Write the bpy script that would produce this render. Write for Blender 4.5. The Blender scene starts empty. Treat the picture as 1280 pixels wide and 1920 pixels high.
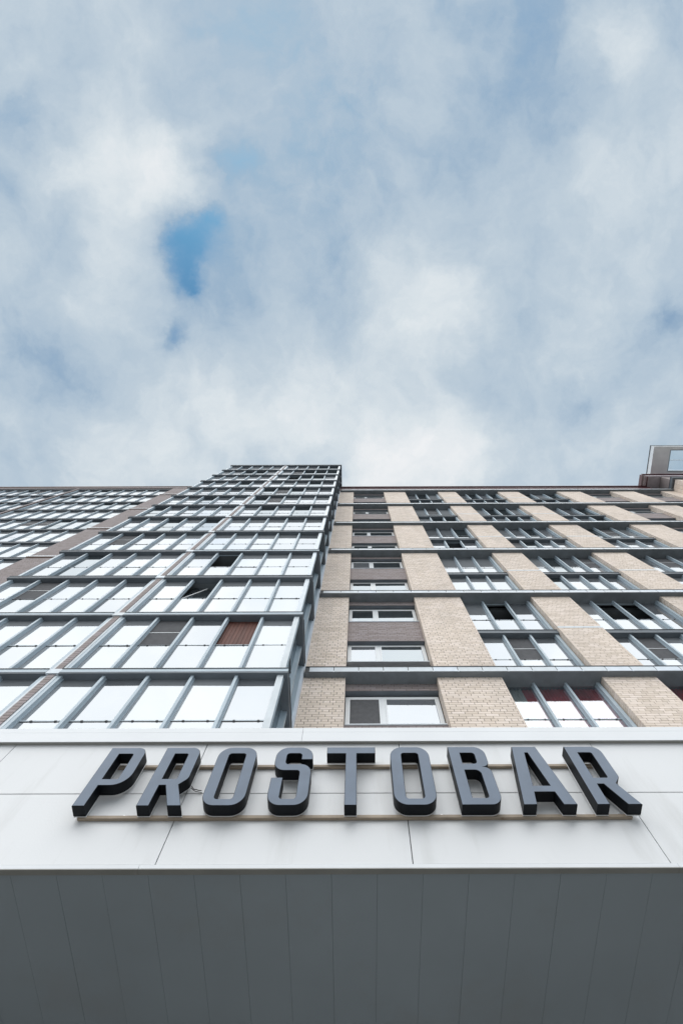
import bpy, bmesh, math, random
from mathutils import Vector
R = math.radians
random.seed(7)
rnd = random.random
scene = bpy.context.scene
C = scene.collection

# ------------------------------------------------------------------ camera (eye is the origin, ground 1.6 m below)
THETA = 76.5
FPX = 860.0
cam = bpy.data.cameras.new('camera')
cam.sensor_width = 36.0
cam.sensor_fit = 'AUTO'
cam.lens = FPX / 1920 * 36
cam.shift_x = -31.0 / 1920
cam.shift_y = 0.0
cam.clip_start = 0.05
cam.clip_end = 3000
camo = bpy.data.objects.new('camera', cam)
C.objects.link(camo)
camo.location = (0, 0, 0)
from mathutils import Matrix
camo.rotation_euler = (Matrix.Rotation(R(90 + THETA), 3, 'X') @ Matrix.Rotation(R(-0.17), 3, 'Z')).to_euler()
scene.camera = camo

# ------------------------------------------------------------------ light and exposure
SUN_EL, SUN_AZ = 56.0, 198.0          # azimuth clockwise from +Y: behind the camera, a little to its left
SKY_STRENGTH = 0.09
scene.view_settings.view_transform = 'Standard'
scene.view_settings.look = 'None'
scene.view_settings.exposure = 0.0
scene.view_settings.gamma = 1.0
scene.view_settings.use_curve_mapping = False

world = bpy.data.worlds.new('World')
scene.world = world
world.use_nodes = True
wn, wl = world.node_tree.nodes, world.node_tree.links
wn.clear()


def N(kind, **kw):
    n = wn.new(kind)
    for k, v in kw.items():
        setattr(n, k, v)
    return n


def wmath(op, a, b=None, c=None, clamp=False):
    n = N('ShaderNodeMath', operation=op)
    n.use_clamp = clamp
    for i, v in enumerate((a, b, c)):
        if v is None:
            continue
        if isinstance(v, (int, float)):
            n.inputs[i].default_value = v
        else:
            wl.new(v, n.inputs[i])
    return n.outputs[0]


out = N('ShaderNodeOutputWorld')
sky = N('ShaderNodeTexSky', sky_type='NISHITA')
sky.sun_disc = False
sky.sun_elevation = R(SUN_EL)
sky.sun_rotation = R(SUN_AZ)
sky.air_density = 1.0
sky.dust_density = 0.6
sky.ozone_density = 1.0
bg_sky = N('ShaderNodeBackground')
bg_sky.inputs['Strength'].default_value = SKY_STRENGTH
skt = N('ShaderNodeMix', data_type='RGBA', blend_type='MULTIPLY')
skt.inputs[0].default_value = 1.0
skt.inputs[7].default_value = (0.42, 0.98, 1.20, 1)
wl.new(sky.outputs[0], skt.inputs[6])
wl.new(skt.outputs[2], bg_sky.inputs['Color'])
# clouds: one even sheet at constant height, looked up by where each view ray meets it
tc = N('ShaderNodeTexCoord')
sep = N('ShaderNodeSeparateXYZ')
wl.new(tc.outputs['Generated'], sep.inputs[0])
zz = wmath('MAXIMUM', sep.outputs[2], 0.06)
px = wmath('DIVIDE', sep.outputs[0], zz)
py = wmath('DIVIDE', sep.outputs[1], zz)
cmb = N('ShaderNodeCombineXYZ')
wl.new(px, cmb.inputs[0])
wl.new(py, cmb.inputs[1])
warp = N('ShaderNodeTexNoise')
warp.inputs['Scale'].default_value = 3.6
warp.inputs['Detail'].default_value = 8.0
warp.inputs['Roughness'].default_value = 0.6
wl.new(cmb.outputs[0], warp.inputs['Vector'])
wsub = N('ShaderNodeVectorMath', operation='SUBTRACT')
wsub.inputs[1].default_value = (0.5, 0.5, 0.5)
wl.new(warp.outputs['Color'], wsub.inputs[0])
wsc = N('ShaderNodeVectorMath', operation='SCALE')
wsc.inputs['Scale'].default_value = 0.26
wl.new(wsub.outputs[0], wsc.inputs[0])
wadd = N('ShaderNodeVectorMath', operation='ADD')
wl.new(cmb.outputs[0], wadd.inputs[0])
wl.new(wsc.outputs[0], wadd.inputs[1])
flat = N('ShaderNodeVectorMath', operation='MULTIPLY')
flat.inputs[1].default_value = (1, 1, 0)
wl.new(wadd.outputs[0], flat.inputs[0])
P = flat.outputs[0]
BLOBS = [(-0.377, -0.419, 0.106, 0.45), (-0.584, -0.645, 0.142, 0.12), (-0.526, -0.445, 0.095, 0.20), (-0.507, -0.202, 0.126, 0.20),
         (-0.350, -0.265, 0.034, -0.34), (-0.290, -0.335, 0.028, -0.36), (-0.325, -0.300, 0.034, -0.26), (-0.335, -0.225, 0.022, -0.28), (-0.31, -0.28, 0.10, -0.16), (-0.406, -0.129, 0.030, -0.30),
         (-0.245, -0.428, 0.057, -0.22), (-0.163, -0.645, 0.178, 0.0), (0.171, -0.202, 0.115, 0.30), (0.468, -0.605, 0.067, 0.28),
         (0.575, -0.445, 0.095, 0.15), (0.489, -0.013, 0.050, -0.28), (0.184, 0.110, 0.150, 0.42), (0.022, 0.132, 0.131, 0.36),
         (-0.125, -0.015, 0.112, 0.22), (-0.646, -0.069, 0.099, -0.12), (-0.613, -0.531, 0.055, -0.20), (0.029, -0.489, 0.180, -0.02),
         (0.20, -0.30, 0.07, -0.16), (0.0, -0.44, 0.09, -0.03), (-0.31, -0.31, 0.075, -0.12), (-0.345, -0.20, 0.016, -0.25), (-0.385, -0.29, 0.022, -0.20), (0.350, -0.668, 0.131, -0.15), (0.628, -0.172, 0.063, -0.22), (0.452, -0.280, 0.143, 0.12),
         (-0.757, 0.120, 0.094, -0.10), (-0.333, 0.052, 0.150, 0.15), (-0.184, -0.202, 0.126, -0.05), (0.300, -0.058, 0.099, -0.10),
         (-0.516, 0.144, 0.180, 0.15), (0.499, 0.120, 0.142, 0.10), (-0.053, -0.328, 0.120, -0.05)]
acc = None
for bx_, by_, br_, ba_ in BLOBS:
    d = N('ShaderNodeVectorMath', operation='DISTANCE')
    wl.new(P, d.inputs[0])
    d.inputs[1].default_value = (bx_, by_, 0)
    q = wmath('MULTIPLY', d.outputs['Value'], 1 / br_)
    q2 = wmath('MULTIPLY', q, q)
    e = wmath('POWER', 2.71828, wmath('MULTIPLY', q2, -1.0))
    acc = wmath('MULTIPLY_ADD', e, ba_, acc if acc is not None else 0.0)
n1 = N('ShaderNodeTexNoise')
n1.inputs['Scale'].default_value = 3.1
n1.inputs['Detail'].default_value = 10.0
n1.inputs['Roughness'].default_value = 0.54
n1.inputs['Distortion'].default_value = 0.6
wl.new(wadd.outputs[0], n1.inputs['Vector'])
n2 = N('ShaderNodeTexNoise')
n2.inputs['Scale'].default_value = 8.5
n2.inputs['Detail'].default_value = 8.0
n2.inputs['Roughness'].default_value = 0.60
wl.new(wadd.outputs[0], n2.inputs['Vector'])
dens = wmath('ADD', acc, wmath('MULTIPLY_ADD', wmath('SUBTRACT', n1.outputs['Fac'], 0.5), 0.66, 0.505))
dens = wmath('MULTIPLY_ADD', wmath('SUBTRACT', n2.outputs['Fac'], 0.5), 0.46, dens)
ramp = N('ShaderNodeValToRGB')
el = ramp.color_ramp.elements
el[0].position, el[0].color = 0.0, (0.24, 0.40, 0.60, 1)
el[1].position, el[1].color = 1.0, (0.86, 0.88, 0.90, 1)
for p_, c_ in ((0.35, (0.36, 0.48, 0.61, 1)), (0.6, (0.525, 0.62, 0.705, 1)), (0.8, (0.70, 0.765, 0.81, 1))):
    x_ = el.new(p_)
    x_.color = c_
wl.new(dens, ramp.inputs[0])
bg_cl = N('ShaderNodeBackground')
wl.new(ramp.outputs[0], bg_cl.inputs['Color'])
bg_cl.inputs['Strength'].default_value = 1.0
cov = N('ShaderNodeMapRange')
cov.interpolation_type = 'SMOOTHSTEP'
cov.inputs['From Min'].default_value = -0.20
cov.inputs['From Max'].default_value = 0.50
wl.new(dens, cov.inputs['Value'])
mixw = N('ShaderNodeMixShader')
wl.new(cov.outputs[0], mixw.inputs[0])
wl.new(bg_sky.outputs[0], mixw.inputs[1])
wl.new(bg_cl.outputs[0], mixw.inputs[2])
wl.new(mixw.outputs[0], out.inputs[0])

sl = bpy.data.lights.new('sun', 'SUN')
sl.energy = 3.3
sl.angle = R(94)
sl.color = (1.0, 0.97, 0.93)
so = bpy.data.objects.new('sun', sl)
C.objects.link(so)
az, ele = R(SUN_AZ), R(SUN_EL)
sdir = Vector((math.sin(az) * math.cos(ele), math.cos(az) * math.cos(ele), math.sin(ele)))
so.rotation_euler = sdir.to_track_quat('Z', 'Y').to_euler()
so.location = sdir * 50


# ------------------------------------------------------------------ materials
def material(name, col, rough=0.6, metal=0.0, spec=0.5, var=0.0, vscale=3.0, bump=0.0, bscale=60.0, island=0.0, stain=None, streak=0.0):
    m = bpy.data.materials.new(name)
    m.use_nodes = True
    nt = m.node_tree
    b = nt.nodes['Principled BSDF']
    b.inputs['Roughness'].default_value = rough
    b.inputs['Metallic'].default_value = metal
    b.inputs['Specular IOR Level'].default_value = spec
    geo = nt.nodes.new('ShaderNodeNewGeometry')
    last = None

    def mix(fac, a, bcol, mode='MIX', f=None):
        n = nt.nodes.new('ShaderNodeMix')
        n.data_type = 'RGBA'
        n.blend_type = mode
        if fac is not None:
            nt.links.new(fac, n.inputs[0])
        else:
            n.inputs[0].default_value = f
        for v, i in ((a, 6), (bcol, 7)):
            if isinstance(v, tuple):
                n.inputs[i].default_value = (*v[:3], 1)
            else:
                nt.links.new(v, n.inputs[i])
        return n.outputs[2]
    cur = tuple(col)
    if var or streak:
        no = nt.nodes.new('ShaderNodeTexNoise')
        no.inputs['Scale'].default_value = vscale
        no.inputs['Detail'].default_value = 6
        if streak:
            mp = nt.nodes.new('ShaderNodeMapping')
            mp.inputs['Scale'].default_value = (1, 1, streak)
            nt.links.new(geo.outputs['Position'], mp.inputs[0])
            nt.links.new(mp.outputs[0], no.inputs['Vector'])
        else:
            nt.links.new(geo.outputs['Position'], no.inputs['Vector'])
        mr = nt.nodes.new('ShaderNodeMapRange')
        mr.inputs['From Min'].default_value = 0.3
        mr.inputs['From Max'].default_value = 0.7
        nt.links.new(no.outputs['Fac'], mr.inputs[0])
        cur = mix(mr.outputs[0], tuple(c * (1 - var) for c in col), tuple(min(1, c * (1 + var)) for c in col))
    if island:
        oi = nt.nodes.new('ShaderNodeObjectInfo')
        ad = nt.nodes.new('ShaderNodeMath')
        ad.operation = 'ADD'
        nt.links.new(geo.outputs['Random Per Island'], ad.inputs[0])
        nt.links.new(oi.outputs['Random'], ad.inputs[1])
        fr = nt.nodes.new('ShaderNodeMath')
        fr.operation = 'FRACT'
        nt.links.new(ad.outputs[0], fr.inputs[0])
        rp = nt.nodes.new('ShaderNodeValToRGB')
        e = rp.color_ramp.elements
        lo, hi = 1 - island, 1 + island
        e[0].color = (lo, lo * 0.98, lo * 0.95, 1)
        e[1].color = (hi, hi * 1.0, hi * 1.02, 1)
        x = e.new(0.5)
        x.color = (1.0, 0.985, 0.97, 1)
        nt.links.new(fr.outputs[0], rp.inputs[0])
        cur = mix(None, cur, rp.outputs[0], 'MULTIPLY', 1.0)
    if stain:
        no = nt.nodes.new('ShaderNodeTexNoise')
        no.inputs['Scale'].default_value = stain[1]
        no.inputs['Detail'].default_value = 8
        no.inputs['Roughness'].default_value = 0.65
        mp = nt.nodes.new('ShaderNodeMapping')
        mp.inputs['Scale'].default_value = (1, 1, stain[4] if len(stain) > 4 else 1)
        nt.links.new(geo.outputs['Position'], mp.inputs[0])
        nt.links.new(mp.outputs[0], no.inputs['Vector'])
        mr = nt.nodes.new('ShaderNodeMapRange')
        mr.inputs['From Min'].default_value = stain[2]
        mr.inputs['From Max'].default_value = stain[3]
        nt.links.new(no.outputs['Fac'], mr.inputs[0])
        cur = mix(mr.outputs[0], cur, stain[0])
    if isinstance(cur, tuple):
        b.inputs['Base Color'].default_value = (*cur, 1)
    else:
        nt.links.new(cur, b.inputs['Base Color'])
    if bump:
        no = nt.nodes.new('ShaderNodeTexNoise')
        no.inputs['Scale'].default_value = bscale
        no.inputs['Detail'].default_value = 6
        nt.links.new(geo.outputs['Position'], no.inputs['Vector'])
        bp = nt.nodes.new('ShaderNodeBump')
        bp.inputs['Strength'].default_value = bump
        bp.inputs['Distance'].default_value = 0.004
        nt.links.new(no.outputs['Fac'], bp.inputs['Height'])
        nt.links.new(bp.outputs[0], b.inputs['Normal'])
    return m


def mirror_glass(name, tint, refl, backing, rough=0.0):
    """sun-control glass: a strong mirror over a pale film (sheer blinds pressed behind it)"""
    m = bpy.data.materials.new(name)
    m.use_nodes = True
    nt = m.node_tree
    nt.nodes.clear()
    o = nt.nodes.new('ShaderNodeOutputMaterial')
    g = nt.nodes.new('ShaderNodeBsdfGlossy')
    g.inputs['Color'].default_value = (*tint, 1)
    g.inputs['Roughness'].default_value = rough
    d = nt.nodes.new('ShaderNodeBsdfDiffuse')
    oi = nt.nodes.new('ShaderNodeObjectInfo')
    rp = nt.nodes.new('ShaderNodeValToRGB')
    e = rp.color_ramp.elements
    e[0].color = (*[c * 0.72 for c in backing], 1)
    e[1].color = (*[min(1, c * 1.1) for c in backing], 1)
    nt.links.new(oi.outputs['Random'], rp.inputs[0])
    nt.links.new(rp.outputs[0], d.inputs['Color'])
    mx = nt.nodes.new('ShaderNodeMixShader')
    mx.inputs[0].default_value = refl
    nt.links.new(d.outputs[0], mx.inputs[1])
    nt.links.new(g.outputs[0], mx.inputs[2])
    nt.links.new(mx.outputs[0], o.inputs[0])
    return m


def clear_glass(name, refl, tint=(0.95, 0.98, 0.99)):
    m = bpy.data.materials.new(name)
    m.use_nodes = True
    nt = m.node_tree
    nt.nodes.clear()
    o = nt.nodes.new('ShaderNodeOutputMaterial')
    g = nt.nodes.new('ShaderNodeBsdfGlossy')
    g.inputs['Roughness'].default_value = 0.0
    g.inputs['Color'].default_value = (0.74, 0.77, 0.80, 1)
    t = nt.nodes.new('ShaderNodeBsdfTransparent')
    t.inputs['Color'].default_value = (*tint, 1)
    mx = nt.nodes.new('ShaderNodeMixShader')
    mx.inputs[0].default_value = refl
    nt.links.new(t.outputs[0], mx.inputs[1])
    nt.links.new(g.outputs[0], mx.inputs[2])
    nt.links.new(mx.outputs[0], o.inputs[0])
    return m


M = dict(
    frame=material('blue_grey_aluminium', (0.42, 0.50, 0.555), 0.38, var=0.08, vscale=1.5),
    ledge=material('grey_metal_ledge', (0.12, 0.14, 0.16), 0.55, var=0.12, vscale=2.0),
    eave=material('mauve_grey_eave', (0.50, 0.44, 0.46), 0.6, var=0.1),
    drip=material('dark_drip_edge', (0.035, 0.04, 0.045), 0.5),
    flash=material('pale_metal_flashing', (0.62, 0.68, 0.73), 0.35, var=0.06, vscale=4, island=0.06),
    slab=material('grey_cement_soffit', (0.17, 0.19, 0.205), 0.8, var=0.15, vscale=2.5, bump=0.3),
    brick=material('peach_brick', (0.80, 0.695, 0.605), 0.85, var=0.06, vscale=0.5, bump=0.5, bscale=150, island=0.10, stain=((0.66, 0.58, 0.52), 0.8, 0.52, 0.9, 0.3)),
    mortar=material('dark_mortar', (0.11, 0.08, 0.065), 0.95),
    mauve=material('mauve_brown_brick', (0.34, 0.295, 0.29), 0.85, bump=0.5, bscale=150, island=0.10),
    mauve_mortar=material('mauve_mortar', (0.14, 0.11, 0.105), 0.95),
    pvc=material('white_plastic_frame', (0.80, 0.82, 0.83), 0.35),
    red_cap=material('dark_red_roof_cap', (0.085, 0.022, 0.028), 0.5, var=0.2),
    brown_trim=material('brown_trim', (0.24, 0.15, 0.11), 0.6),
    dark=material('dark_interior', (0.045, 0.040, 0.038), 0.9, var=0.3, vscale=1.2),
    screen=material('grey_insect_screen', (0.105, 0.105, 0.11), 0.9, var=0.12, vscale=8),
    clad=material('brown_board', (0.12, 0.042, 0.028), 0.65, var=0.25, vscale=5, streak=0.1),
    panel=material('white_composite_panel', (0.765, 0.77, 0.775), 0.42, var=0.025, vscale=1.3, bump=0.10, bscale=90,
                   stain=((0.56, 0.56, 0.545), 5.0, 0.52, 0.92, 0.16)),
    cap=material('white_metal_cap', (0.77, 0.785, 0.80), 0.4, var=0.03, vscale=3),
    lip=material('khaki_metal_lip', (0.36, 0.355, 0.33), 0.5, var=0.08, vscale=6),
    plank=material('grey_soffit_plank', (0.43, 0.49, 0.53), 0.55, var=0.07, vscale=0.9, stain=((0.40, 0.42, 0.43), 1.4, 0.55, 0.9)),
    gap=material('dark_joint', (0.02, 0.02, 0.022), 0.9),
    letter=material('charcoal_letter_paint', (0.115, 0.155, 0.215), 0.36, spec=0.5, var=0.10, vscale=9, bump=0.10, bscale=40),
    letter_side=material('shaded_letter_return', (0.006, 0.008, 0.011), 0.5, spec=0.15),  # shade on the letter sides, which face the dark below, painted into the colour
    acrylic=material('white_acrylic_back', (0.8, 0.8, 0.8), 0.3),
    rail=material('sand_painted_rail', (0.36, 0.29, 0.22), 0.6, var=0.15, vscale=10, stain=((0.20, 0.12, 0.07), 14, 0.60, 0.75)),
    steel=material('bright_steel', (0.75, 0.75, 0.76), 0.25, metal=0.8),
    cable=material('black_cable', (0.02, 0.02, 0.02), 0.6),
    clip=material('dark_clip', (0.06, 0.065, 0.07), 0.5),
    concrete=material('pale_concrete', (0.84, 0.86, 0.87), 0.85, var=0.08, vscale=1),
    ground=material('grey_paving', (0.20, 0.20, 0.195), 0.9, var=0.15, vscale=0.7, bump=0.4),
    curtain_red=material('dark_red_curtain', (0.75, 0.03, 0.06), 0.9, var=0.2, vscale=6),
    curtain_pale=material('pale_striped_curtain', (0.75, 0.76, 0.72), 0.9),
    glass=mirror_glass('silvered_glass', (0.43, 0.448, 0.465), 0.74, (0.70, 0.73, 0.76)),
    glass_grey=mirror_glass('silvered_grey_glass', (0.44, 0.46, 0.48), 0.74, (0.40, 0.42, 0.45)),
    glass_dark=mirror_glass('dark_backed_glass', (0.38, 0.41, 0.43), 0.78, (0.10, 0.12, 0.13)),
    glass_clear=clear_glass('clear_glass', 0.42),
    glass_roof=clear_glass('roof_glass', 0.06),
    glass_side=mirror_glass('side_glass', (0.40, 0.45, 0.49), 0.6, (0.22, 0.27, 0.30)),
)


# ------------------------------------------------------------------ object helpers
WPOS = {}


def tag(o, label=None, cat=None, group=None, kind=None):
    if label:
        o['label'] = label
    if cat:
        o['category'] = cat
    if group:
        o['group'] = group
    if kind:
        o['kind'] = kind
    return o


def empty(name, loc):
    o = bpy.data.objects.new(name, None)
    o.empty_display_size = 0.3
    C.objects.link(o)
    o.location = loc
    WPOS[o.name] = Vector(loc)
    return o


def put(name, mesh, parent, loc=(0, 0, 0), rot=None, mat=None):
    """link an object that shares `mesh`, at a world position, under parent"""
    o = bpy.data.objects.new(name, mesh)
    C.objects.link(o)
    loc = Vector(loc)
    WPOS[o.name] = loc
    if parent is not None:
        o.parent = parent
        o.location = loc - WPOS[parent.name]
    else:
        o.location = loc
    if rot:
        o.rotation_euler = rot
    return o


class MB:
    def __init__(s):
        s.v, s.f, s.mi = [], [], []

    def box(s, x0, x1, y0, y1, z0, z1, skip='', mi=0):
        if x1 < x0: x0, x1 = x1, x0
        if y1 < y0: y0, y1 = y1, y0
        if z1 < z0: z0, z1 = z1, z0
        b = len(s.v)
        s.v += [(x0, y0, z0), (x1, y0, z0), (x1, y1, z0), (x0, y1, z0), (x0, y0, z1), (x1, y0, z1), (x1, y1, z1), (x0, y1, z1)]
        fs = {'b': (0, 3, 2, 1), 't': (4, 5, 6, 7), 'f': (0, 1, 5, 4), 'k': (2, 3, 7, 6), 'l': (3, 0, 4, 7), 'r': (1, 2, 6, 5)}
        for k, q in fs.items():
            if k not in skip:
                s.f.append(tuple(b + i for i in q))
                s.mi.append(mi)
        return s

    def quad(s, pts, mi=0):
        b = len(s.v)
        s.v += pts
        s.f.append(tuple(range(b, b + len(pts))))
        s.mi.append(mi)
        return s

    def mesh(s, name, *mats, bevel=0):
        me = bpy.data.meshes.new(name)
        me.from_pydata(s.v, [], s.f)
        for m in mats:
            me.materials.append(M[m])
        if len(mats) > 1:
            me.polygons.foreach_set('material_index', s.mi)
        if bevel:
            bm = bmesh.new()
            bm.from_mesh(me)
            bmesh.ops.bevel(bm, geom=bm.edges[:], offset=bevel, segments=1, affect='EDGES')
            bm.to_mesh(me)
            bm.free()
        me.update()
        return me


def bx(name, mat, parent, x0, x1, y0, y1, z0, z1, bevel=0, label=None):
    """a one-box part with its origin at the box's front-left-bottom corner"""
    me = MB().box(0, x1 - x0, 0, y1 - y0, 0, z1 - z0).mesh(name, mat, bevel=bevel)
    o = put(name, me, parent, (x0, y0, z0))
    if label:
        o['label'] = label
    return o


GZ = -1.6
_cache = {}


def cached(key, fn):
    if key not in _cache:
        _cache[key] = fn()
    return _cache[key]


CT, ST = math.cos(R(THETA)), math.sin(R(THETA))


def inframe(x, y, z, m=0.0):
    c = y * CT + z * ST
    if c <= 0: return False
    u = 671 + FPX * x / c
    v = 960 + FPX * (y * ST - z * CT) / c
    return -m < u < 1280 + m and -m < v < 1366 + m


# ------------------------------------------------------------------ ground
g = MB().box(-300, 300, -300, 300, GZ - 0.3, GZ).mesh('ground', 'ground')
tag(put('ground', g, None), 'grey paved ground in front of the building', kind='structure')

# ------------------------------------------------------------------ bricks
BL, BH = 0.35, 0.0945                # brick pitch along and up
JW, JH = 0.014, 0.011                # joints


def course(k, x0, x1):
    """joint positions of course k: a header course every fourth, stretchers between"""
    m = k % 4
    if m == 0:
        step, off = BL / 2, 0.25 * BL
    else:
        step, off = BL, (0.5 * BL if m == 2 else 0.0)
    xs = []
    i = math.floor((x0 - off) / step) + 1
    cuts = [x0]
    while off + i * step < x1 - 0.04:
        c = off + i * step
        if c > x0 + 0.04:
            cuts.append(c)
        i += 1
    cuts.append(x1)
    return cuts


def brick_rects(x0, x1, z0, z1):
    k0 = math.floor(z0 / BH)
    res = []
    k = k0
    while k * BH < z1 - 0.02:
        a, b = max(z0, k * BH), min(z1, (k + 1) * BH)
        if b - a > 0.03:
            cuts = course(k, x0, x1)
            for i in range(len(cuts) - 1):
                l = cuts[i] + (JW / 2 if i else 0)
                r = cuts[i + 1] - (JW / 2 if i < len(cuts) - 2 else 0)
                res.append((l, r, a + JH / 2, b - JH / 2))
        k += 1
    return res


def brick_stuff(mb, rects, y, proud=0.012):
    for l, r, a, b in rects:
        dy = proud + (rnd() - 0.5) * 0.004
        mb.box(l, r, y - dy, y, a, b, skip='k')


def brick_obj(l, r, a, b, y, mat, parent):
    w = round(r - l, 3)
    h = round(b - a, 3)
    me = cached(('brick', w, h, mat), lambda: MB().box(0, w, 0, 0.016, 0, h).mesh('brick', mat, bevel=0.002))
    return put('brick', me, parent, (l, y - 0.012 - rnd() * 0.003, a))


# ================================================================== glazed balcony units
def post_mesh(h, w=0.075, d=0.13):
    def mk():
        mb = MB()
        mb.box(-w / 2, w / 2, 0, d, 0, h)                       # deep outer fin
        mb.box(-w / 2 - 0.018, w / 2 + 0.018, d - 0.035, d, 0, h)  # glazing bead
        return mb.mesh('mullion', 'frame')
    return cached(('post', round(h, 3), w, d), mk)


def pane_mesh(w, h, mat):
    def mk():
        return MB().box(0, w, 0, 0.012, 0, h).mesh('pane', mat)
    return cached(('pane', round(w, 3), round(h, 3), mat), mk)


def rail_mesh(w):
    def mk():
        mb = MB()
        mb.box(0, w, -0.008, 0.014, -0.008, 0.010)
        mb.box(0, w, -0.008, 0.0, 0.0105, 0.034, mi=1)
        for t in (0.28, 0.80):
            mb.box(w * t - 0.022, w * t + 0.022, -0.022, -0.0085, -0.004, 0.024)
        return mb.mesh('rail', 'clip', 'frame')
    return cached(('rail', round(w, 3)), mk)


def glazing(parent, xs, y_front, y_glass, z0, z1, rail, special=None, detail=True, dark_p=0.0, end_posts=True, grey_p=0.25):
    """mullions at xs, panes between them; special maps pane index to a state"""
    special = special or {}
    h = z1 - z0
    d = y_glass - y_front
    for i, x in enumerate(xs):
        if not end_posts and i in (0, len(xs) - 1):
            continue
        wide = 0.11 if i in (0, len(xs) - 1) else 0.07
        put('mullion', post_mesh(h, wide, d), parent, (x, y_front, z0))
    for i in range(len(xs) - 1):
        a, b = xs[i] + 0.036, xs[i + 1] - 0.036
        w = b - a
        st = special.get(i)
        tilt = lambda: (R((rnd() - 0.5) * 0.5), 0, R((rnd() - 0.5) * 0.5))
        mat = 'glass'
        t = rnd()
        if t < dark_p: mat = 'glass_dark'
        elif t < dark_p + grey_p: mat = 'glass_grey'
        if isinstance(st, str) and st.startswith('glass'):
            mat = st
        lo = mat
        if st in ('open', 'screen', 'clad', 'sash'):
            lo = 'glass'
        put('pane', pane_mesh(w, rail - 0.012, lo), parent, (a, y_glass, z0), tilt())
        if detail:
            put('rail', rail_mesh(w), parent, (a, y_glass, z0 + rail))
        hu = h - rail - 0.014
        zu = z0 + rail + 0.014
        if st == 'open':
            # the sash slid behind its neighbour: an edge frame only, dark room beyond
            me = cached(('openf', round(w, 3), round(hu, 3)), lambda: MB().box(0, w, 0, .03, hu - .04, hu).box(0, .03, 0, .03, 0, hu - .04).mesh('sash_frame', 'frame'))
            put('sash_frame', me, parent, (a, y_glass, zu))
        elif st == 'screen':
            s_ = put('insect_screen', pane_mesh(w - 0.02, hu - 0.02, 'screen'), parent, (a + 0.01, y_glass + 0.006, zu + 0.01))
            s_['label'] = 'dark grey insect screen'
            me = cached(('scrf', round(w, 3), round(hu, 3)), lambda: MB().box(0, w, -.008, .004, hu * .47, hu * .47 + .022).box(0, w, -.008, .004, 0, .02).box(0, .02, -.008, .004, .02, hu * .47).mesh('sash_frame', 'pvc'))
            put('sash_frame', me, parent, (a, y_glass, zu))
        elif st == 'clad':
            n = 9
            def mkc():
                mb = MB()
                for j in range(n):
                    mb.box(w * j / n + .004, w * (j + 1) / n - .004, 0, .02, 0, hu)
                mb.box(0, w, .016, .03, 0, hu)
                return mb.mesh('brown_board', 'clad')
            put('wall_board', cached(('clad', round(w, 3)), mkc), parent, (a, y_glass + 0.05, zu))['label'] = 'red-brown boarding seen through the open sash'
        elif st == 'sash':
            # top part is a bottom-hung sash tilted inward with a raking stay
            me = cached(('sashp', round(w, 3)), lambda: MB().box(0, w * .96, 0, .012, 0, hu).box(0, .04, -.012, -.0005, 0, hu).box(0.04, w * .96, -.012, -.0005, hu - .04, hu, ).mesh('sash', 'glass_dark'))
            put('sash', me, parent, (a + 0.02, y_glass + 0.02, zu), (R(-9), 0, R(7)))
            me = cached(('stay', round(w, 3)), lambda: MB().quad([(0, 0, 0), (.03, 0, 0), (w * .55, .12, hu * .75), (w * .55 - .03, .12, hu * .75)]).quad([(0, .02, 0), (w * .55 - .03, .14, hu * .75), (w * .55, .14, hu * .75), (.03, .02, 0)]).mesh('stay', 'pvc'))
            put('stay', me, parent, (a + 0.05, y_glass - 0.01, zu + 0.02))
        else:
            mt = mat
            put('pane', pane_mesh(w, hu, mt), parent, (a, y_glass, zu), tilt())


# ================================================================== glazed tower
TX0, TX1, TD = -12.68, -1.654, 6.15
TH = 3.0                                    # storey
TZ = lambda k: 9.735 + TH * k               # top of ledge k
TMID = -7.17
tower = tag(empty('glazed_tower', ((TX0 + TX1) / 2, TD + 1.2, GZ)),
            'tallest block of stacked enclosed balconies with silvery panes left of the peach brick facade', 'building')
HALF = [(TX0, TMID - 0.16), (TMID + 0.16, TX1)]


def ledge_mesh(w, side, light):
    """side: -1 wraps back on the left end, +1 on the right end"""
    def mk():
        mb = MB()
        D = 1.84
        mb.box(0, w, 0, 0.24, -0.185, -0.018)
        mb.box(-0.004, w + 0.004, -0.02, 0.245, -0.018, 0.0, mi=1)
        mb.box(0, w, -0.006, -0.0005, -0.135, -0.022, mi=2 if light else 0)
        if side > 0:
            mb.box(w - 0.24, w, 0.24, D, -0.185, -0.018)
            mb.box(w - 0.245, w + 0.018, 0.245, D, -0.018, 0.0, mi=1)
        else:
            mb.box(0, 0.24, 0.24, D, -0.185, -0.018)
            mb.box(-0.018, 0.245, 0.245, D, -0.018, 0.0, mi=1)
        return mb.mesh('ledge', 'ledge', 'drip', 'frame')
    return cached(('tledge', round(w, 3), side, light), mk)


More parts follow.
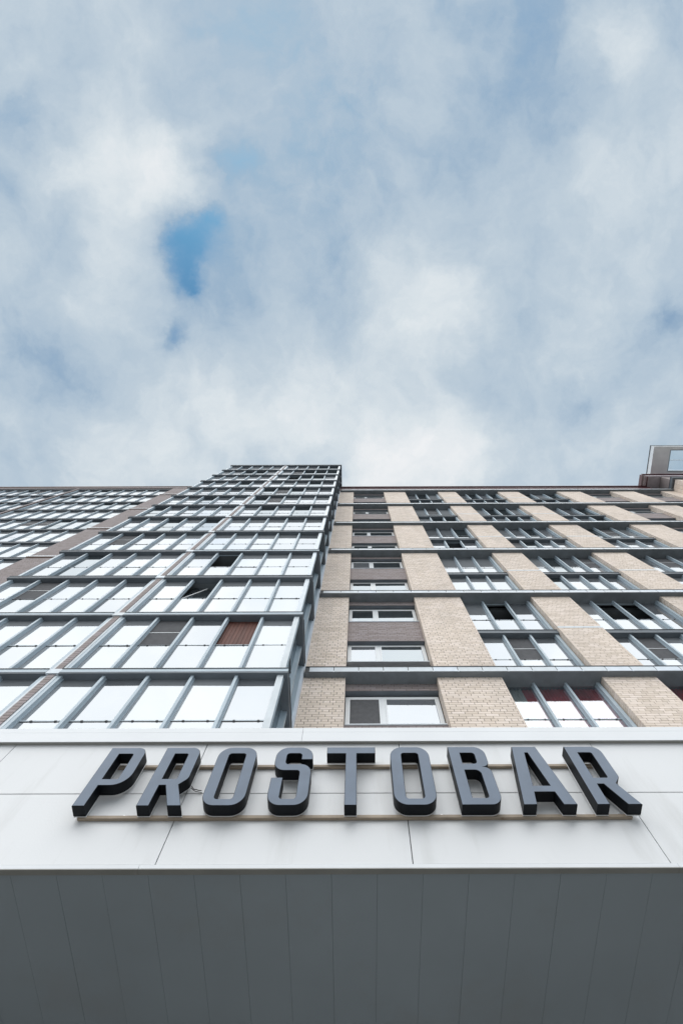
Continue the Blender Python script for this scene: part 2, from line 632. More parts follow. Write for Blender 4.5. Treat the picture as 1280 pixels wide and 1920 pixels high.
SPEC = {(0, 1): {}, (1, 1): {1: 'screen', 3: 'clad'}, (2, 1): {1: 'sash'}, (3, 1): {1: 'open'}, (2, 0): {1: 'screen'},
        (3, 0): {1: 'glass_dark'}, (4, 0): {1: 'screen'}, (5, 1): {}, (6, 1): {1: 'glass_dark', 3: 'glass_dark'}, (7, 1): {0: 'glass_dark', 1: 'screen'},
        (8, 1): {1: 'screen', 2: 'glass_dark'}, (10, 1): {1: 'open', 3: 'glass_dark'}, (11, 1): {1: 'screen', 2: 'glass_dark'}, (9, 0): {3: 'glass_dark'}}
for k in range(-1, 13):
    for s, (a, b) in enumerate(HALF):
        w = b - a
        lg = put('balcony', ledge_mesh(w, -1 if s == 0 else 1, k < 2 or (k == 3 and s == 1)), tower, (a, TD, TZ(k)))
        zb, zt = TZ(k - 1), TZ(k) - 0.185
        if s == 0:
            xs = [a + 0.16 + (w - 0.19) * i / 5 for i in range(6)]
        else:
            xs = [a + 0.03 + (w - 0.19) * i / 5 for i in range(6)]
        glazing(lg, xs, TD + 0.065, TD + 0.175, zb, zt, 1.36, SPEC.get((k, s)), detail=k < 9, dark_p=0.02 + 0.012 * max(0, k), grey_p=0.2)
        if k < 9:                                  # feet of the posts on the ledge
            for x in xs:
                me = cached('foot', lambda: MB().box(-.03, .03, -.035, .0, 0, .035).mesh('foot', 'clip'))
                put('foot', me, lg, (x - 0.02, TD + 0.07, zb))
        if s == 1:
            me = cached('cpost', lambda: MB().box(-.075, .075, 0, .006, 0, zt - zb - .002).mesh('corner_post', 'flash'))
            put('corner_post', me, lg, (xs[-1] - 0.01, TD + 0.0585, zb + .001))
        if s == 1:                                 # glazed return towards the brick wing
            gx = TX1 - 0.20
            h = zt - zb
            fy = TD + 0.27
            for yy in (TD + 1.08, TD + 1.74):
                me = cached(('spost', round(h, 3)), lambda: MB().box(-0.02, 0.14, -0.045, 0.045, 0, h).box(0, 0.03, -0.075, 0.075, 0, h).mesh('mullion', 'frame'))
                put('mullion', me, lg, (gx, yy, zb))
            for y0, y1 in ((fy, TD + 1.03), (TD + 1.13, TD + 1.69)):
                for z_, hh in ((zb, 1.34), (zb + 1.37, h - 1.37)):
                    me = cached(('sp', round(y1 - y0, 3), round(hh, 3)), lambda: MB().box(-.012, 0, 0, y1 - y0, 0, hh).mesh('pane', 'glass_side'))
                    put('pane', me, lg, (gx, y0, z_), (0, 0, R((rnd() - .5) * .6)))
            me = cached('srail', lambda: MB().box(-.01, .02, 0, 1.42, -.014, .014).mesh('rail', 'clip'))
            put('rail', me, lg, (gx, fy, zb + 1.355))

# shell, rooms behind the glass
mb = MB()
mb.box(TX0 + 0.2, TX1 - 0.2, 7.75, 14.0, GZ, TZ(12) - 0.05)
mb.box(TX0 + 0.12, TX0 + 0.18, TD + 0.3, 7.75, GZ, TZ(12) - 0.2)
put('core_wall', mb.mesh('core_wall', 'dark'), tower)
for k in range(-2, 13):
    bx('floor_slab', 'slab', tower, TX0 + 0.2, TX1 - 0.22, TD + 0.243, 7.75, TZ(k) - 0.20, TZ(k) - 0.02)
mb = MB()
mb.box(TX0 - 0.03, TX1 + 0.03, TD - 0.03, 14.0, TZ(12) + 0.001, TZ(12) + 0.16)
put('roof_edge', mb.mesh('roof_edge', 'drip'), tower)
# thin mauve brick pier between the two stacks, with posts beside it
TPZ0, TPZ1 = TZ(-2), TZ(12) - 0.02
put('pier', MB().box(TMID - 0.085, TMID + 0.085, TD + 0.05, TD + 0.5, TPZ0, TPZ1).mesh('pier', 'mauve_mortar'), tower)
pier = bpy.data.objects[-1] if False else None
tp = [o for o in C.objects if o.name.startswith('pier')][-1]
cnt = 0
stuff = MB()
k = math.floor(TPZ0 / BH)
rows = []
while (k + 1) * BH < TPZ1:
    rows.append((TMID - 0.085, TMID + 0.085, k * BH + JH / 2, (k + 1) * BH - JH / 2))
    k += 1
for q in rows:
    if q[2] > 7.6 and cnt < 290:
        brick_obj(*q, TD + 0.05, 'mauve', tp)
        cnt += 1
    else:
        brick_stuff(stuff, [q], TD + 0.05)
tag(put('brick_courses', stuff.mesh('brick_courses', 'mauve'), tp), kind='stuff')
me = MB().box(-0.155, -0.09, 0, 0.3, 0, TH - 0.19).box(0.09, 0.155, 0, 0.3, 0, TH - 0.19).mesh('pier_post', 'flash')
me2 = MB().box(-0.155, 0.155, -0.045, 0.25, -0.17, -0.0).mesh('pier_band', 'flash')
for k in range(-1, 13):
    put('pier_post', me, tp, (TMID, TD + 0.055, TZ(k - 1)))
    put('pier_band', me2, tp, (TMID, TD + 0.045, TZ(k)))

# ================================================================== far-left glazed wing
LD = 8.5
LTOP = 46.4
lw = tag(empty('glazed_wing', (-28, LD + 1.5, GZ)), 'lower glazed wing at the far left beyond a wide mauve brick pier', 'building')
UN = [(-28.1, -18.72, 8), (-37.7, -28.4, 8), (-47.3, -38.0, 8)]
for u, (a, b, n) in enumerate(UN):
    w = b - a
    for k in range(-1, 13):
        zt = 9.75 + 2.98 * k
        me = cached(('lledge', round(w, 2)), lambda: MB().box(0, w, 0, .24, -.19, -.018).box(0, w, -.02, .24, -.018, 0, mi=1).mesh('ledge', 'ledge', 'drip'))
        lg = put('balcony', me, lw, (a, LD, zt))
        if k < 2 and u > 0:
            continue
        xs = [a + 0.06 + (w - 0.12) * i / n for i in range(n + 1)]
        sp = {}
        for i in range(n):
            if rnd() < 0.10:
                sp[i] = 'screen'
        glazing(lg, xs, LD + 0.05, LD + 0.14, zt - 2.98, zt - 0.19, 1.36, sp, detail=False, dark_p=0.1, grey_p=0.25)
mb = MB()
mb.box(-47.3, TX0 + 0.3, LD + 0.75, 16, GZ, LTOP - 0.1)
put('core_wall', mb.mesh('core_wall', 'dark'), lw)
mb = MB()
mb.box(-47.4, TX0 + 0.2, LD - 0.06, 16, LTOP - 0.62, LTOP - 0.1)
put('parapet', mb.mesh('parapet', 'mauve'), lw)
mb = MB()
mb.box(-47.4, TX0 + 0.2, LD - 0.14, 16, LTOP - 0.099, LTOP)
put('roof_cap', mb.mesh('roof_cap', 'brown_trim'), lw)
st = MB()
mb = MB()
for x0, x1 in ((-18.66, TX0 + 0.1), (-28.36, -28.14), (-37.96, -37.74)):
    mb.box(x0, x1, LD - 0.02, LD + 0.6, GZ, LTOP - 0.62)
    brick_stuff(st, brick_rects(x0, x1, 8.0, LTOP - 0.63), LD - 0.02)
put('pier', mb.mesh('pier', 'mauve_mortar'), lw)
tag(put('brick_courses', st.mesh('brick_courses', 'mauve'), lw), kind='stuff')
for j in range(0, 7):
    z = 9.75 + 2.98 * (2 * j + 1)
    if z < LTOP - 1:
        bx('pier_band', 'flash', lw, -18.66, TX0 + 0.1, LD - 0.10, LD - 0.035, z - 0.10, z)
        bx('pier_band', 'brown_trim', lw, -18.66, TX0 + 0.1, LD - 0.08, LD - 0.035, z - 0.17, z - 0.101)

# ================================================================== brick wing
BD, BN = 8.0, 7.82                        # brick face, band face
PITCH = 5.78
ZB = lambda n: 12.14 + PITCH * n          # underside of band n
PIERS = [(-1.63, -0.39), (2.335, 4.26), (7.235, 8.85), (12.66, 14.52), (18.02, 20.15), (22.86, 25.05), (27.5, 28.7)]
WCOL = [(-0.39, 2.335), (20.15, 22.86), (25.05, 27.5)]
BALC = [(4.26, 7.235, 3), (8.85, 12.66, 4), (14.52, 18.02, 3)]
wing = tag(empty('brick_wing', (12, BD, GZ)), 'peach brick apartment facade crossed by grey bands, right of the glazed tower', 'building')

rects_all = []
for i, (x0, x1) in enumerate(PIERS):
    mb = MB()
    z0, z1 = GZ, ZB(5)
    mb.box(x0 + 0.012, x1 - 0.012, BD, BD + 0.75, z0, z1)
    p = put('pier', mb.mesh('pier', 'mortar'), wing)
    r = []
    for n in range(0, 6):
        lo = (ZB(n - 1) + 0.29) if n else 8.0
        r += brick_rects(x0, x1, lo, ZB(n))
    cand = [q for q in r if q[2] > 9.95 and inframe(q[0], BD, q[3], 10)]
    rects_all.append((p, r, cand))
allc = sorted([(BD * CT + q[2] * ST + 0.0 * abs(q[0]), i, q) for i, (p, r, c) in enumerate(rects_all) for q in c])
chosen = {}
for d, i, q in allc[:295]:
    chosen.setdefault(i, set()).add(q)
for i, (p, r, c) in enumerate(rects_all):
    st = MB()
    ch = chosen.get(i, set())
    for q in r:
        if q in ch:
            brick_obj(*q, BD, 'brick', p)
        else:
            brick_stuff(st, [q], BD)
    # header bricks on the pier's left and right flanks
    x0, x1 = PIERS[i]
    k = math.floor(8.0 / BH)
    while (k + 1) * BH < ZB(5):
        a, b = k * BH + JH / 2, (k + 1) * BH - JH / 2
        ys = (BD + 0.012, BD + 0.165, BD + 0.178, BD + 0.345) if k % 2 else (BD + 0.012, BD + 0.09, BD + 0.103, BD + 0.345)
        for y0, y1 in (ys[:2], ys[2:]):
            if i > 0:
                st.box(x0, x0 + 0.012, y0, y1, a, b, skip='r')
            st.box(x1 - 0.012, x1, y0, y1, a, b, skip='l')
        k += 1
    if st.v:
        tag(put('brick_courses', st.mesh('brick_courses', 'brick'), p), kind='stuff')
    if i in (2, 3):
        for n in range(0, 5):
            zm = ZB(n) + 3.10
            bx('ledger_strip', 'flash', p, x0 - 0.004, x1 + 0.004, BD - 0.02, BD - 0.0165, zm - 0.05, zm + 0.05, label='pale metal strip across the pier')

# bands
seg = 0.742
X0B, X1B = -1.60, 28.9
fl = MB().box(0.011, seg - 0.011, 0, 0.010, 0, 0.225).box(seg - 0.012, seg + 0.012, -0.012, -0.002, -0.035, 0.03).mesh('flashing_panel', 'flash')
for n in range(0, 6):
    z = ZB(n)
    mb = MB()
    mb.box(X0B, X1B, BN + 0.002, BD + 0.24, z, z + 0.27, mi=0)
    mb.box(X0B, X1B, BN - 0.025, BD + 0.24, z + 0.272, z + 0.292, mi=1)
    mb.box(X0B, X1B, BN - 0.004, BN + 0.0005, z + 0.006, z + 0.268, mi=1)
    for x0, x1, _ in BALC:
        mb.box(x0, x1, BD + 0.24, BD + 0.42, z + 0.001, z + 0.25, mi=0)
    band = put('band', mb.mesh('band', 'slab', 'drip'), wing)
    ns = int((X1B - X0B) / seg) if n < 5 else int((X1B - X0B) / seg)
    for i in range(ns):
        put('flashing_panel', fl, band, (X0B + 0.12 + i * seg, BN - 0.010, z + 0.040))

bx('corner_trim', 'flash', wing, TX1 - 0.06, -1.632, BD - 0.13, BD + 0.3, GZ, ZB(5))

# window columns
def window(x0, x1, z0, z1, screened, dark):
    w, h = x1 - x0, z1 - z0
    y = BD + 0.37
    s = w * 0.395
    fr = MB()
    t = 0.075
    fr.box(0, w, 0, .07, 0, t + .02).box(0, w, 0, .07, h - t, h).box(0, t, 0, .07, t + .02, h - t).box(w - t, w, 0, .07, t + .02, h - t)
    fr.box(s - .06, s + .06, 0, .07, t + .02, h - t)
    # sash frames
    for a, b in ((t, s - .06), (s + .06, w - t)):
        q = .05
        fr.box(a + .002, b - .002, -.014, -.0005, t + .02, t + .02 + q).box(a + .002, b - .002, -.014, -.0005, h - t - q, h - t - .001)
        fr.box(a + .002, a + q, -.014, -.0005, t + .02 + q, h - t - q).box(b - q, b - .002, -.014, -.0005, t + .02 + q, h - t - q)
    me = cached(('win', round(w, 3), round(h, 3)), lambda: fr.mesh('window_frame', 'pvc'))
    o = put('window', me, wing, (x0, y, z0))
    for a, b, scr in ((t, s - .06, screened), (s + .06, w - t, False)):
        m_ = 'screen' if scr else ('glass_dark' if dark else random.choice(['glass_grey', 'glass_grey', 'glass_dark']))
        me = cached(('wp', round(b - a, 3), round(h, 3), m_), lambda: MB().box(0, b - a, 0, .012, 0, h - 2 * t - .02).mesh('pane', m_))
        pp = put('insect_screen' if scr else 'pane', me, o, (x0 + a, y + (.001 if scr else .012), z0 + t + .02), (R((rnd() - .5) * .4), 0, R((rnd() - .5) * .4)))
    bx('sill', 'flash', o, x0 - .0, x1 + .0, y - .19, y - .001, z0 - .035, z0 - .001)
    return o


mauve_count = 0
for c, (x0, x1) in enumerate(WCOL):
    for n in range(0, 6):
        z = ZB(n)
        sp = MB()
        back = MB()
        for za, zb in ((z - 0.32, z - 0.001), (z - 3.24 + 0.0, z - 1.79)):
            back.box(x0 + .001, x1 - .001, BD + 0.222, BD + 0.6, za, zb)
            brick_stuff(sp, brick_rects(x0 + .001, x1 - .001, za, zb), BD + 0.222)
        back.box(x0 + .001, x1 - .001, BD + 0.44, BD + 0.6, z - 5.6, z - 3.24)
        back.box(x0 + .001, x1 - .001, BD + 0.46, BD + 0.6, z - 1.79, z - .32)
        if n == 0:
            back.box(x0 + .001, x1 - .001, BD + 0.222, BD + 0.6, z - 6.0, z - 4.62)
        b_ = put('spandrel', back.mesh('spandrel', 'mauve_mortar'), wing)
        tag(put('brick_courses', sp.mesh('brick_courses', 'mauve'), b_), kind='stuff')
        bx('lintel', 'ledge', b_, x0 + .001, x1 - .001, BD + 0.225, BD + .44, z - 0.335, z - 0.321)
        bx('lintel', 'ledge', b_, x0 + .001, x1 - .001, BD + 0.225, BD + .44, z - 3.254, z - 3.241)
        window(x0 + 0.02, x1 - 0.02, z - 1.77, z - 0.40, n == 0 and c == 0, n > 2)
        window(x0 + 0.02, x1 - 0.02, z - 4.57, z - 3.26, False, n > 1)

# loggias with glazing, two storeys between bands
SPW = {(0, 0, 0): {0: 'curtain', 1: 'red', 2: 'red'}, (1, 0, 0): {0: 'red', 1: 'red', 2: 'red'},
       (0, 1, 0): {1: 'open'}, (1, 1, 0): {1: 'open', 2: 'open'}, (0, 1, 1): {1: 'screen'}, (1, 1, 1): {1: 'screen'},
       (2, 1, 1): {1: 'screen'}, (2, 2, 1): {1: 'open'}, (2, 2, 0): {1: 'screen'}, (1, 2, 0): {3: 'screen'}, (0, 3, 1): {1: 'open'}, (2, 3, 0): {1: 'screen'},
       (0, 3, 0): {2: 'glass_dark'}, (1, 3, 1): {0: 'screen'}, (2, 4, 0): {2: 'glass_dark'}, (1, 4, 0): {1: 'glass_dark'}, (0, 4, 0): {1: 'screen'}}
GY = BD + 0.32
for c, (x0, x1, n_) in enumerate(BALC):
    w = x1 - x0
    for n in range(0, 6):
        z = ZB(n)
        for half in (0, 1):
            if half == 0:
                zt, zb_ = z, z - PITCH + 3.13
            else:
                zt, zb_ = z - PITCH + 2.91, z - PITCH + 0.292
            if half == 1:
                me = cached(('mledge', c), lambda: MB().box(0.002, w - 0.002, 0, .5, 0, .20).box(.002, w - .002, -.018, .5, .20, .218, mi=1).mesh('ledge', 'ledge', 'drip'))
                lg = put('balcony', me, wing, (x0, BD + 0.11, zt + 0.001))
            else:
                lg = empty('balcony', (x0, BD + 0.11, zb_))
                lg.parent = wing
                lg.location = Vector((x0, BD + 0.11, zb_)) - WPOS[wing.name]
            zlo, zhi = zb_ + 0.001, zt - 0.0
            xs = [x0 + 0.0 + (w - 0.10) * i / n_ for i in range(n_ + 1)]
            sp = dict(SPW.get((c, n, half), {}))
            cur = {k_: v_ for k_, v_ in sp.items() if v_ in ('red', 'curtain')}
            for k_ in cur:
                sp[k_] = 'glass_clear'
            glazing(lg, xs, GY - 0.14, GY, zlo, zhi, 1.18, sp, detail=n < 4, dark_p=0.10 + 0.08 * n, grey_p=0.35)
            for k_, v_ in cur.items():
                a, b = xs[k_] + .04, xs[k_ + 1] - .04
                mb = MB()
                nf = 26
                pts = [(a + (b - a) * t / nf - a, 0.05 + 0.03 * math.sin(t * 1.9) + 0.012 * math.sin(t * 4.1)) for t in range(nf + 1)]
                lim = nf if v_ == 'red' else 17
                for t in range(lim):
                    (xa, ya), (xb, yb) = pts[t], pts[t + 1]
                    mb.quad([(xa, ya, 0), (xb, yb, 0), (xb, yb, zhi - zlo - .02), (xa, ya, zhi - zlo - .02)])
                put('curtain', mb.mesh('curtain', 'curtain_red' if v_ == 'red' else 'curtain_pale'), lg, (a, GY + 0.03, zlo + .01))['label'] = 'dark red curtain' if v_ == 'red' else 'pale pleated curtain'
                if v_ == 'curtain':
                    mb = MB()
                    for t in range(17, nf):
                        (xa, ya), (xb, yb) = pts[t], pts[t + 1]
                        mb.quad([(xa, ya, 0), (xb, yb, 0), (xb, yb, zhi - zlo - .02), (xa, ya, zhi - zlo - .02)])
                    put('curtain', mb.mesh('curtain', 'curtain_red'), lg, (a, GY + 0.05, zlo + .01))
# walls and floors behind
mb = MB()
mb.box(TX1 - 0.1, 34, BD + 1.6, 16, GZ, ZB(5) + 0.3)
put('core_wall', mb.mesh('core_wall', 'dark'), wing)
for x0, x1, _ in BALC:
    for n in range(0, 6):
        bx('floor_slab', 'slab', wing, x0, x1, BD + 0.62, BD + 1.6, ZB(n) + 0.002, ZB(n) + 0.25)
        bx('floor_slab', 'slab', wing, x0, x1, BD + 0.62, BD + 1.6, ZB(n) - PITCH + 2.92, ZB(n) - PITCH + 3.11)

# roof: parapet and red cap; the bay at the right end steps forward
ZR = ZB(5) + 0.292
RX = 27.45
mb = MB()
mb.box(TX1 - 0.05, RX, BD - 0.06, 16, ZR + 0.002, 43.0, mi=0)
mb.box(TX1 - 0.05, RX - 0.02, BD - 0.16, 16, 43.0, 43.14, mi=1)
mb.box(TX1 - 0.05, RX - 0.02, BD - 0.10, BD - 0.061, 42.5, 42.62, mi=1)
mb.box(RX, 34, 6.95, 16, 43.25, 43.75, mi=4)
mb.box(RX - 0.12, 34, 6.83, 16, 43.752, 43.92, mi=1)
mb.box(RX - 0.45, RX - 0.32, 6.9, 16, 43.1, 43.5, mi=3)
mb.box(RX - 0.50, RX - 0.45, 6.85, 16, 43.1, 43.55, mi=1)
mb.box(RX - 0.10, RX - 0.004, 6.95, 16, 43.0, 43.5, mi=1)
put('parapet', mb.mesh('parapet', 'red_cap', 'red_cap', 'mauve', 'mauve', 'eave'), wing)
# projecting bay
BX, BF = 28.72, 6.95
mb = MB()
mb.box(BX + .012, 34, BF, BD + .9, GZ, 41.2)
bay = put('bay_wall', mb.mesh('bay_wall', 'mortar'), wing)
st = MB()
brick_stuff(st, brick_rects(BX, 34, 25.0, 41.2), BF)
k = math.floor(25.0 / BH)
while (k + 1) * BH < 41.2:
    a, b = k * BH + JH / 2, (k + 1) * BH - JH / 2
    for y0, y1 in ((BF + .012, BF + .35), (BF + .364, BF + .70), (BF + .714, BF + 1.04)):
        st.box(BX, BX + .012, y0, y1, a, b, skip='r')
    k += 1
tag(put('brick_courses', st.mesh('brick_courses', 'brick'), bay), kind='stuff')
mb = MB()
mb.box(BX - .18, 34, BF - .2, BD + .1, 41.202, 41.5, mi=0)
mb.box(BX - .20, 34, BF - .22, BD + .1, 41.502, 41.52, mi=1)
mb.box(BX + .05, 34, BF + .1, 16, 41.52, 43.24, mi=2)
put('bay_band', mb.mesh('bay_band', 'ledge', 'drip', 'mauve'), wing)

# rooftop canopy above the bay: overhanging slab with a glazed opening
RC = empty('roof_overhang', (29.8, 6.9, 46.4))
RC.parent = wing
RC.location = Vector((29.8, 6.9, 46.4)) - WPOS[wing.name]
ZC = 46.4
mb = MB()
x0, x1, y0, y1 = 29.78, 37.5, 4.44, 8.6
ox0, ox1, oy0, oy1 = 31.45, 36.9, 4.76, 7.0
mb.box(x0, ox0, y0, y1, ZC, ZC + .55)
mb.box(ox0, x1, y0, oy0, ZC, ZC + .55)
mb.box(ox0, x1, oy1, y1, ZC, ZC + .55)
mb.box(ox1, x1, oy0, oy1, ZC, ZC + .55)
put('slab', mb.mesh('slab', 'concrete'), RC)
mb = MB()
mb.box(x0 - .05, x1, y0 - .05, y1, ZC + .552, ZC + .62)
mb2 = MB()
for a in (ox0 + .02, ox0 + .18):
    mb2.box(a, a + .05, oy0 + .02, oy1 - .02, ZC + .02 + (a - ox0), ZC + .40)
mb2.box(ox0 + .07, ox1, oy0 + .02, oy0 + .10, ZC + .02, ZC + .40)
mb2.box(ox0 + .07, ox1, oy1 - .10, oy1 - .02, ZC + .02, ZC + .40)
put('opening_frame', mb2.mesh('opening_frame', 'frame'), RC)
mb = MB()
mb.box(x0 - .05, ox0 - .1, y0 - .05, y1, ZC + .552, ZC + .60)
mb.box(ox0 - .1, x1, y0 - .05, oy0, ZC + .552, ZC + .60)
put('roof_cap', mb.mesh('roof_cap', 'drip'), RC)
for i in range(2):
    for j in range(3):
        a = ox0 + .25 + j * 1.75
        b_ = oy0 + .12 + i * 1.0
        me = MB().box(0, 1.70, 0, .95, 0, .01).mesh('pane', 'glass_roof')
        put('pane', me, RC, (a, b_, ZC + .30))
mb = MB()
mb.box(ox0 + .2, ox1, oy0 + 1.075, oy0 + 1.115, ZC + .24, ZC + .33)
for j in range(4):
    a = ox0 + .20 + j * 1.75
    mb.box(a, a + .045, oy0 + .1, oy0 + 1.07, ZC + .25, ZC + .32)
    mb.box(a, a + .045, oy0 + 1.12, oy1 - .1, ZC + .25, ZC + .32)
put('glazing_bars', mb.mesh('glazing_bars', 'pvc'), RC)
bx('support_wall', 'mauve', RC, 30.6, 37.4, 8.0, 8.6, 43.93, ZC - .002)

# ================================================================== canopy with white fascia and planked soffit
FD = 2.10
can = tag(empty('entrance_canopy', (0, FD + 2, GZ)), 'white panelled canopy front above a dark planked underside, spanning the whole picture', 'canopy')
PX = lambda i: 0.252 + 1.204 * i
mb = MB()
mb.box(-9, 9, FD + 0.02, 8.2, 1.74, 2.55)
put('core', mb.mesh('core', 'gap'), can)
JG = 0.0022
Z0F, ZM, Z1F = 1.6975, 2.10, 2.60
for i in range(-6, 6):
    for za, zb in ((Z0F, ZM), (ZM, 2.55)):
        h = zb - za - 2 * JG
        me = cached(('fp', round(h, 3)), lambda: MB().box(0, 1.204 - 2 * JG, 0, .018, 0, h).mesh('panel', 'panel', bevel=0.0008))
        put('panel', me, can, (PX(i) + JG, FD + (rnd() - .5) * .0012, za + JG), (R((rnd() - .5) * .06), 0, 0))
# top cap
for i in range(-3, 3):
    a = i * 3.0 - 0.36
    bx('cap', 'cap', can, a + .001, a + 2.999, FD - 0.025, 8.2, 2.552, 2.59)
    bx('cap', 'cap', can, a + .001, a + 2.999, FD - 0.025, FD - 0.0215, 2.4705, 2.551)
bx('cap_edge', 'lip', can, -9, 9, FD - 0.0212, FD + 0.019, 2.474, 2.484)
# bottom trim and lip
for i in range(-4, 4):
    a = -1.02 + i * 2.5
    bx('edge_trim', 'cap', can, a + .0008, a + 2.4992, FD - 0.005, FD + 0.0, 1.678, 1.6955)
    bx('edge_trim', 'lip', can, a + .0008, a + 2.4992, FD - 0.0045, FD + 0.028, 1.674, 1.6778)
# soffit planks
SW = 0.2144
for i in range(-20, 20):
    me = cached('plank', lambda: MB().box(0.0005, SW - 0.0005, 0, 5.95, 0, .02).mesh('plank', 'plank', bevel=0.0004))
    put('plank', me, can, (0.085 + i * SW, FD + 0.0285, 1.690 + (rnd() - .5) * .0006))
# ground-floor wall under the canopy
wl_ = tag(empty('storefront_wall', (0, 8.1, GZ)), 'grey ground-floor wall under the canopy', 'wall')
bx('wall', 'concrete', wl_, -30, 34, 8.25, 8.6, GZ, 7.9)

# ================================================================== sign
sign = tag(empty('shop_sign', (0, FD - 0.05, 1.93)), 'raised charcoal letters PROSTOBAR on two thin rails across the white fascia', 'sign')
LF, LB = 2.008, 2.0795
LZ = 1.934


def rounded(pts, seg=8):
    n = len(pts)
    res = []
    for i in range(n):
        p = pts[i]
        x, z = p[0], p[1]
        r = p[2] if len(p) > 2 else 0
        if not r:
            res.append((x, z))
            continue
        a = Vector(pts[i - 1][:2]) - Vector((x, z))
        b = Vector(pts[(i + 1) % n][:2]) - Vector((x, z))
        la, lb = a.length, b.length
        a.normalize()
        b.normalize()
        ang = a.angle(b)
        t = min(r / math.tan(ang / 2), la * 0.98, lb * 0.98)
        rr = t * math.tan(ang / 2)
        c = Vector((x, z)) + (a + b).normalized() * (rr / math.sin(ang / 2))
        s = Vector((x, z)) + a * t - c
        e = Vector((x, z)) + b * t - c
        tot = s.angle(e)
        cr = s.x * e.y - s.y * e.x
        sg = 1 if cr > 0 else -1
        for j in range(seg + 1):
            w = sg * tot * j / seg
            v = Vector((s.x * math.cos(w) - s.y * math.sin(w), s.x * math.sin(w) + s.y * math.cos(w)))
            res.append((c.x + v.x, c.y + v.y))
    return res


H = 406
GLY = {
    'P': [[(0, 0), (64, 0), (64, 130), (215, 130, 88), (215, H, 52), (0, H)], [(64, 173), (150, 173, 8), (150, 357, 12), (64, 357)]],
    'R': [[(0, 0), (64, 0), (64, 130), (99, 130), (158, 0), (230, 0), (168, 134), (208, 176, 40), (208, H, 52), (0, H)],
          [(64, 173), (143, 173, 8), (143, 357, 12), (64, 357)]],
    'O': [[(0, 0, 72), (226, 0, 72), (226, H, 72), (0, H, 72)], [(64, 41, 16), (162, 41, 16), (162, 357, 16), (64, 357, 16)]],
    'S': [[(215, 310), (151, 310), (151, 357, 18), (64, 357, 18), (64, 276, 18), (215, 276, 62), (215, 0, 72), (0, 0, 72), (0, 180), (64, 180),
           (64, 41, 16), (151, 41, 16), (151, 230, 18), (0, 230, 62), (0, H, 72), (215, H, 72)]],
    'T': [[(111, 0), (175, 0), (175, 355), (284, 355), (284, H), (0, H), (0, 355), (111, 355)]],
    'B': [[(0, 0), (215, 0, 60), (215, 246, 40), (178, 252), (211, 258, 40), (211, H, 60), (0, H)],
          [(64, 276), (146, 276, 18), (146, 357, 18), (64, 357)], [(64, 43), (151, 43, 14), (151, 229, 30), (64, 229)]],
    'A': [[(0, 0), (69, 0), (84, 79), (191, 79), (206, 0), (275, 0), (208, H), (67, H)], [(92, 120), (183, 120), (146, 357), (129, 357)]],
}
WORD = [('P', -1.470), ('R', -1.141), ('O', -0.8205), ('S', -0.4815), ('T', -0.187), ('O', 0.183), ('B', 0.5285), ('A', 0.8438), ('R', 1.221)]


def poly_solid(loops, y0, y1, name, mats, inset=0.0, bevel=0.0022):
    cu = bpy.data.curves.new(name, 'CURVE')
    cu.dimensions = '2D'
    cu.fill_mode = 'BOTH'
    cu.extrude = (y1 - y0) / 2 - bevel
    cu.bevel_depth = bevel
    cu.bevel_resolution = 0
    cu.offset = -inset - bevel
    for lp in loops:
        pts = rounded(lp)
        sp = cu.splines.new('POLY')
        sp.points.add(len(pts) - 1)
        for i, (x, z) in enumerate(pts):
            sp.points[i].co = (x / 1000, z / 1000, 0, 1)
        sp.use_cyclic_u = True
    tmp = bpy.data.objects.new('tmp', cu)
    C.objects.link(tmp)
    dg = bpy.context.evaluated_depsgraph_get()
    me = bpy.data.meshes.new_from_object(tmp.evaluated_get(dg))
    me.name = name
    bpy.data.objects.remove(tmp)
    # curve plane (x, y, 0) -> world (x, depth, z)
    me.transform(Matrix(((1, 0, 0, 0), (0, 0, -1, 0), (0, 1, 0, 0), (0, 0, 0, 1))))
    me.materials.clear()
    for m_ in mats:
        me.materials.append(M[m_])
    for p in me.polygons:
        p.use_smooth = False
        p.material_index = 0 if (len(mats) == 1 or abs(p.normal.y) > 0.9) else 1
    return me


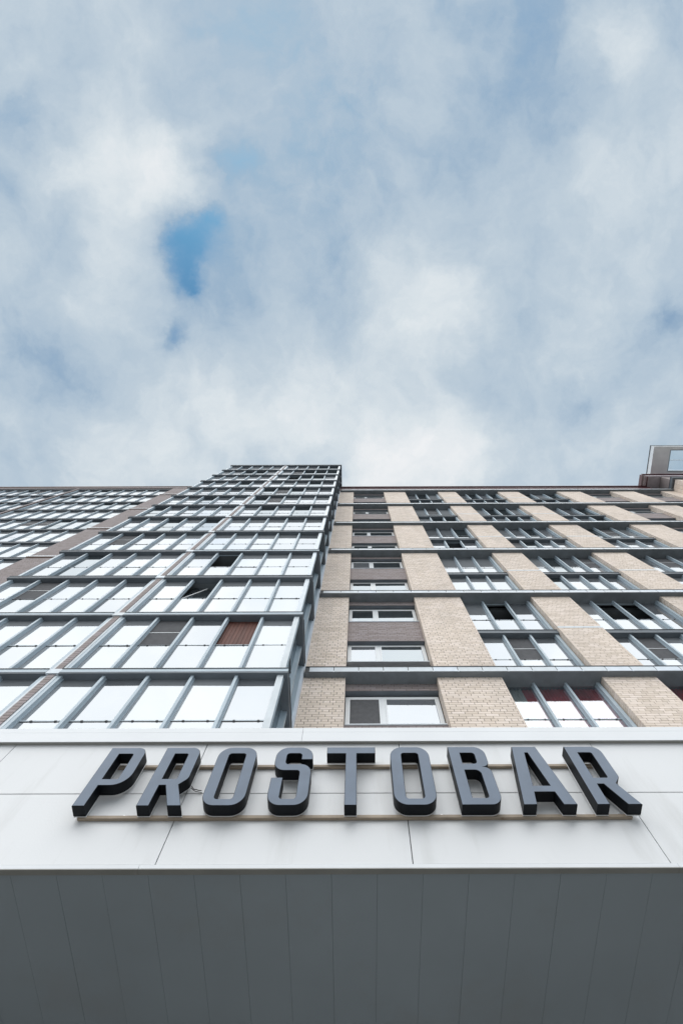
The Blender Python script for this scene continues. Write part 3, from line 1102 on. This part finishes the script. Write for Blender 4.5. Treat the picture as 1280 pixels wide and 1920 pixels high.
names = {}
for ch, x in WORD:
    me = cached(('glyph', ch), lambda: poly_solid(GLY[ch], LF, LB - 0.004, 'letter', ['letter', 'letter_side']))
    o = put('letter', me, sign, (x, (LF + LB - 0.004) / 2, LZ))
    o['label'] = 'raised charcoal letter ' + ch
    me = cached(('back', ch), lambda: poly_solid(GLY[ch], LB - 0.004, LB, 'back_plate', ['acrylic'], inset=-0.0012, bevel=0.0004))
    put('back_plate', me, o, (x, LB - 0.0018, LZ))
for z in (1.9275, 2.2665):
    bx('rail', 'rail', sign, -1.45, 1.408, LB + 0.0008, FD - 0.002, z, z + 0.0175, bevel=0.001)
me = MB()
bmx = bmesh.new()
bmesh.ops.create_cone(bmx, cap_ends=True, segments=12, radius1=0.0055, radius2=0.0042, depth=0.006)
bmesh.ops.rotate(bmx, verts=bmx.verts, cent=(0, 0, 0), matrix=Matrix.Rotation(R(90), 3, 'X'))
bs = bpy.data.meshes.new('screw')
bmx.to_mesh(bs)
bmx.free()
bs.materials.append(M['steel'])
for x, z in ((-1.22, 1.953), (-0.36, 1.953), (0.43, 1.953), (1.17, 1.953), (-0.60, 2.292), (-0.225, 2.292), (1.01, 2.292), (0.345, 2.10), (1.35, 1.953)):
    put('screw', bs, sign, (x, FD - 0.006, z))


def tube(name, pts, r, mat, parent):
    cu = bpy.data.curves.new(name, 'CURVE')
    cu.dimensions = '3D'
    cu.bevel_depth = r
    cu.bevel_resolution = 2
    sp = cu.splines.new('NURBS')
    sp.points.add(len(pts) - 1)
    for i, p in enumerate(pts):
        sp.points[i].co = (*p, 1)
    sp.use_endpoint_u = True
    sp.order_u = 3
    tmp = bpy.data.objects.new('tmp', cu)
    C.objects.link(tmp)
    me = bpy.data.meshes.new_from_object(tmp.evaluated_get(bpy.context.evaluated_depsgraph_get()))
    me.name = name
    bpy.data.objects.remove(tmp)
    me.materials.clear()
    me.materials.append(M[mat])
    return put(name, me, parent)


tube('cable', [(-0.93, 2.08, 2.13), (-0.915, 2.085, 2.112), (-0.90, 2.09, 2.118), (-0.885, 2.085, 2.105), (-0.868, 2.088, 2.108)], 0.0022, 'cable', sign)
tube('cable', [(-0.93, 2.08, 2.118), (-0.905, 2.085, 2.100), (-0.88, 2.09, 2.10), (-0.862, 2.092, 2.097)], 0.0018, 'cable', sign)

scene.render.engine = 'CYCLES'
scene.cycles.max_bounces = 8
scene.cycles.transparent_max_bounces = 8
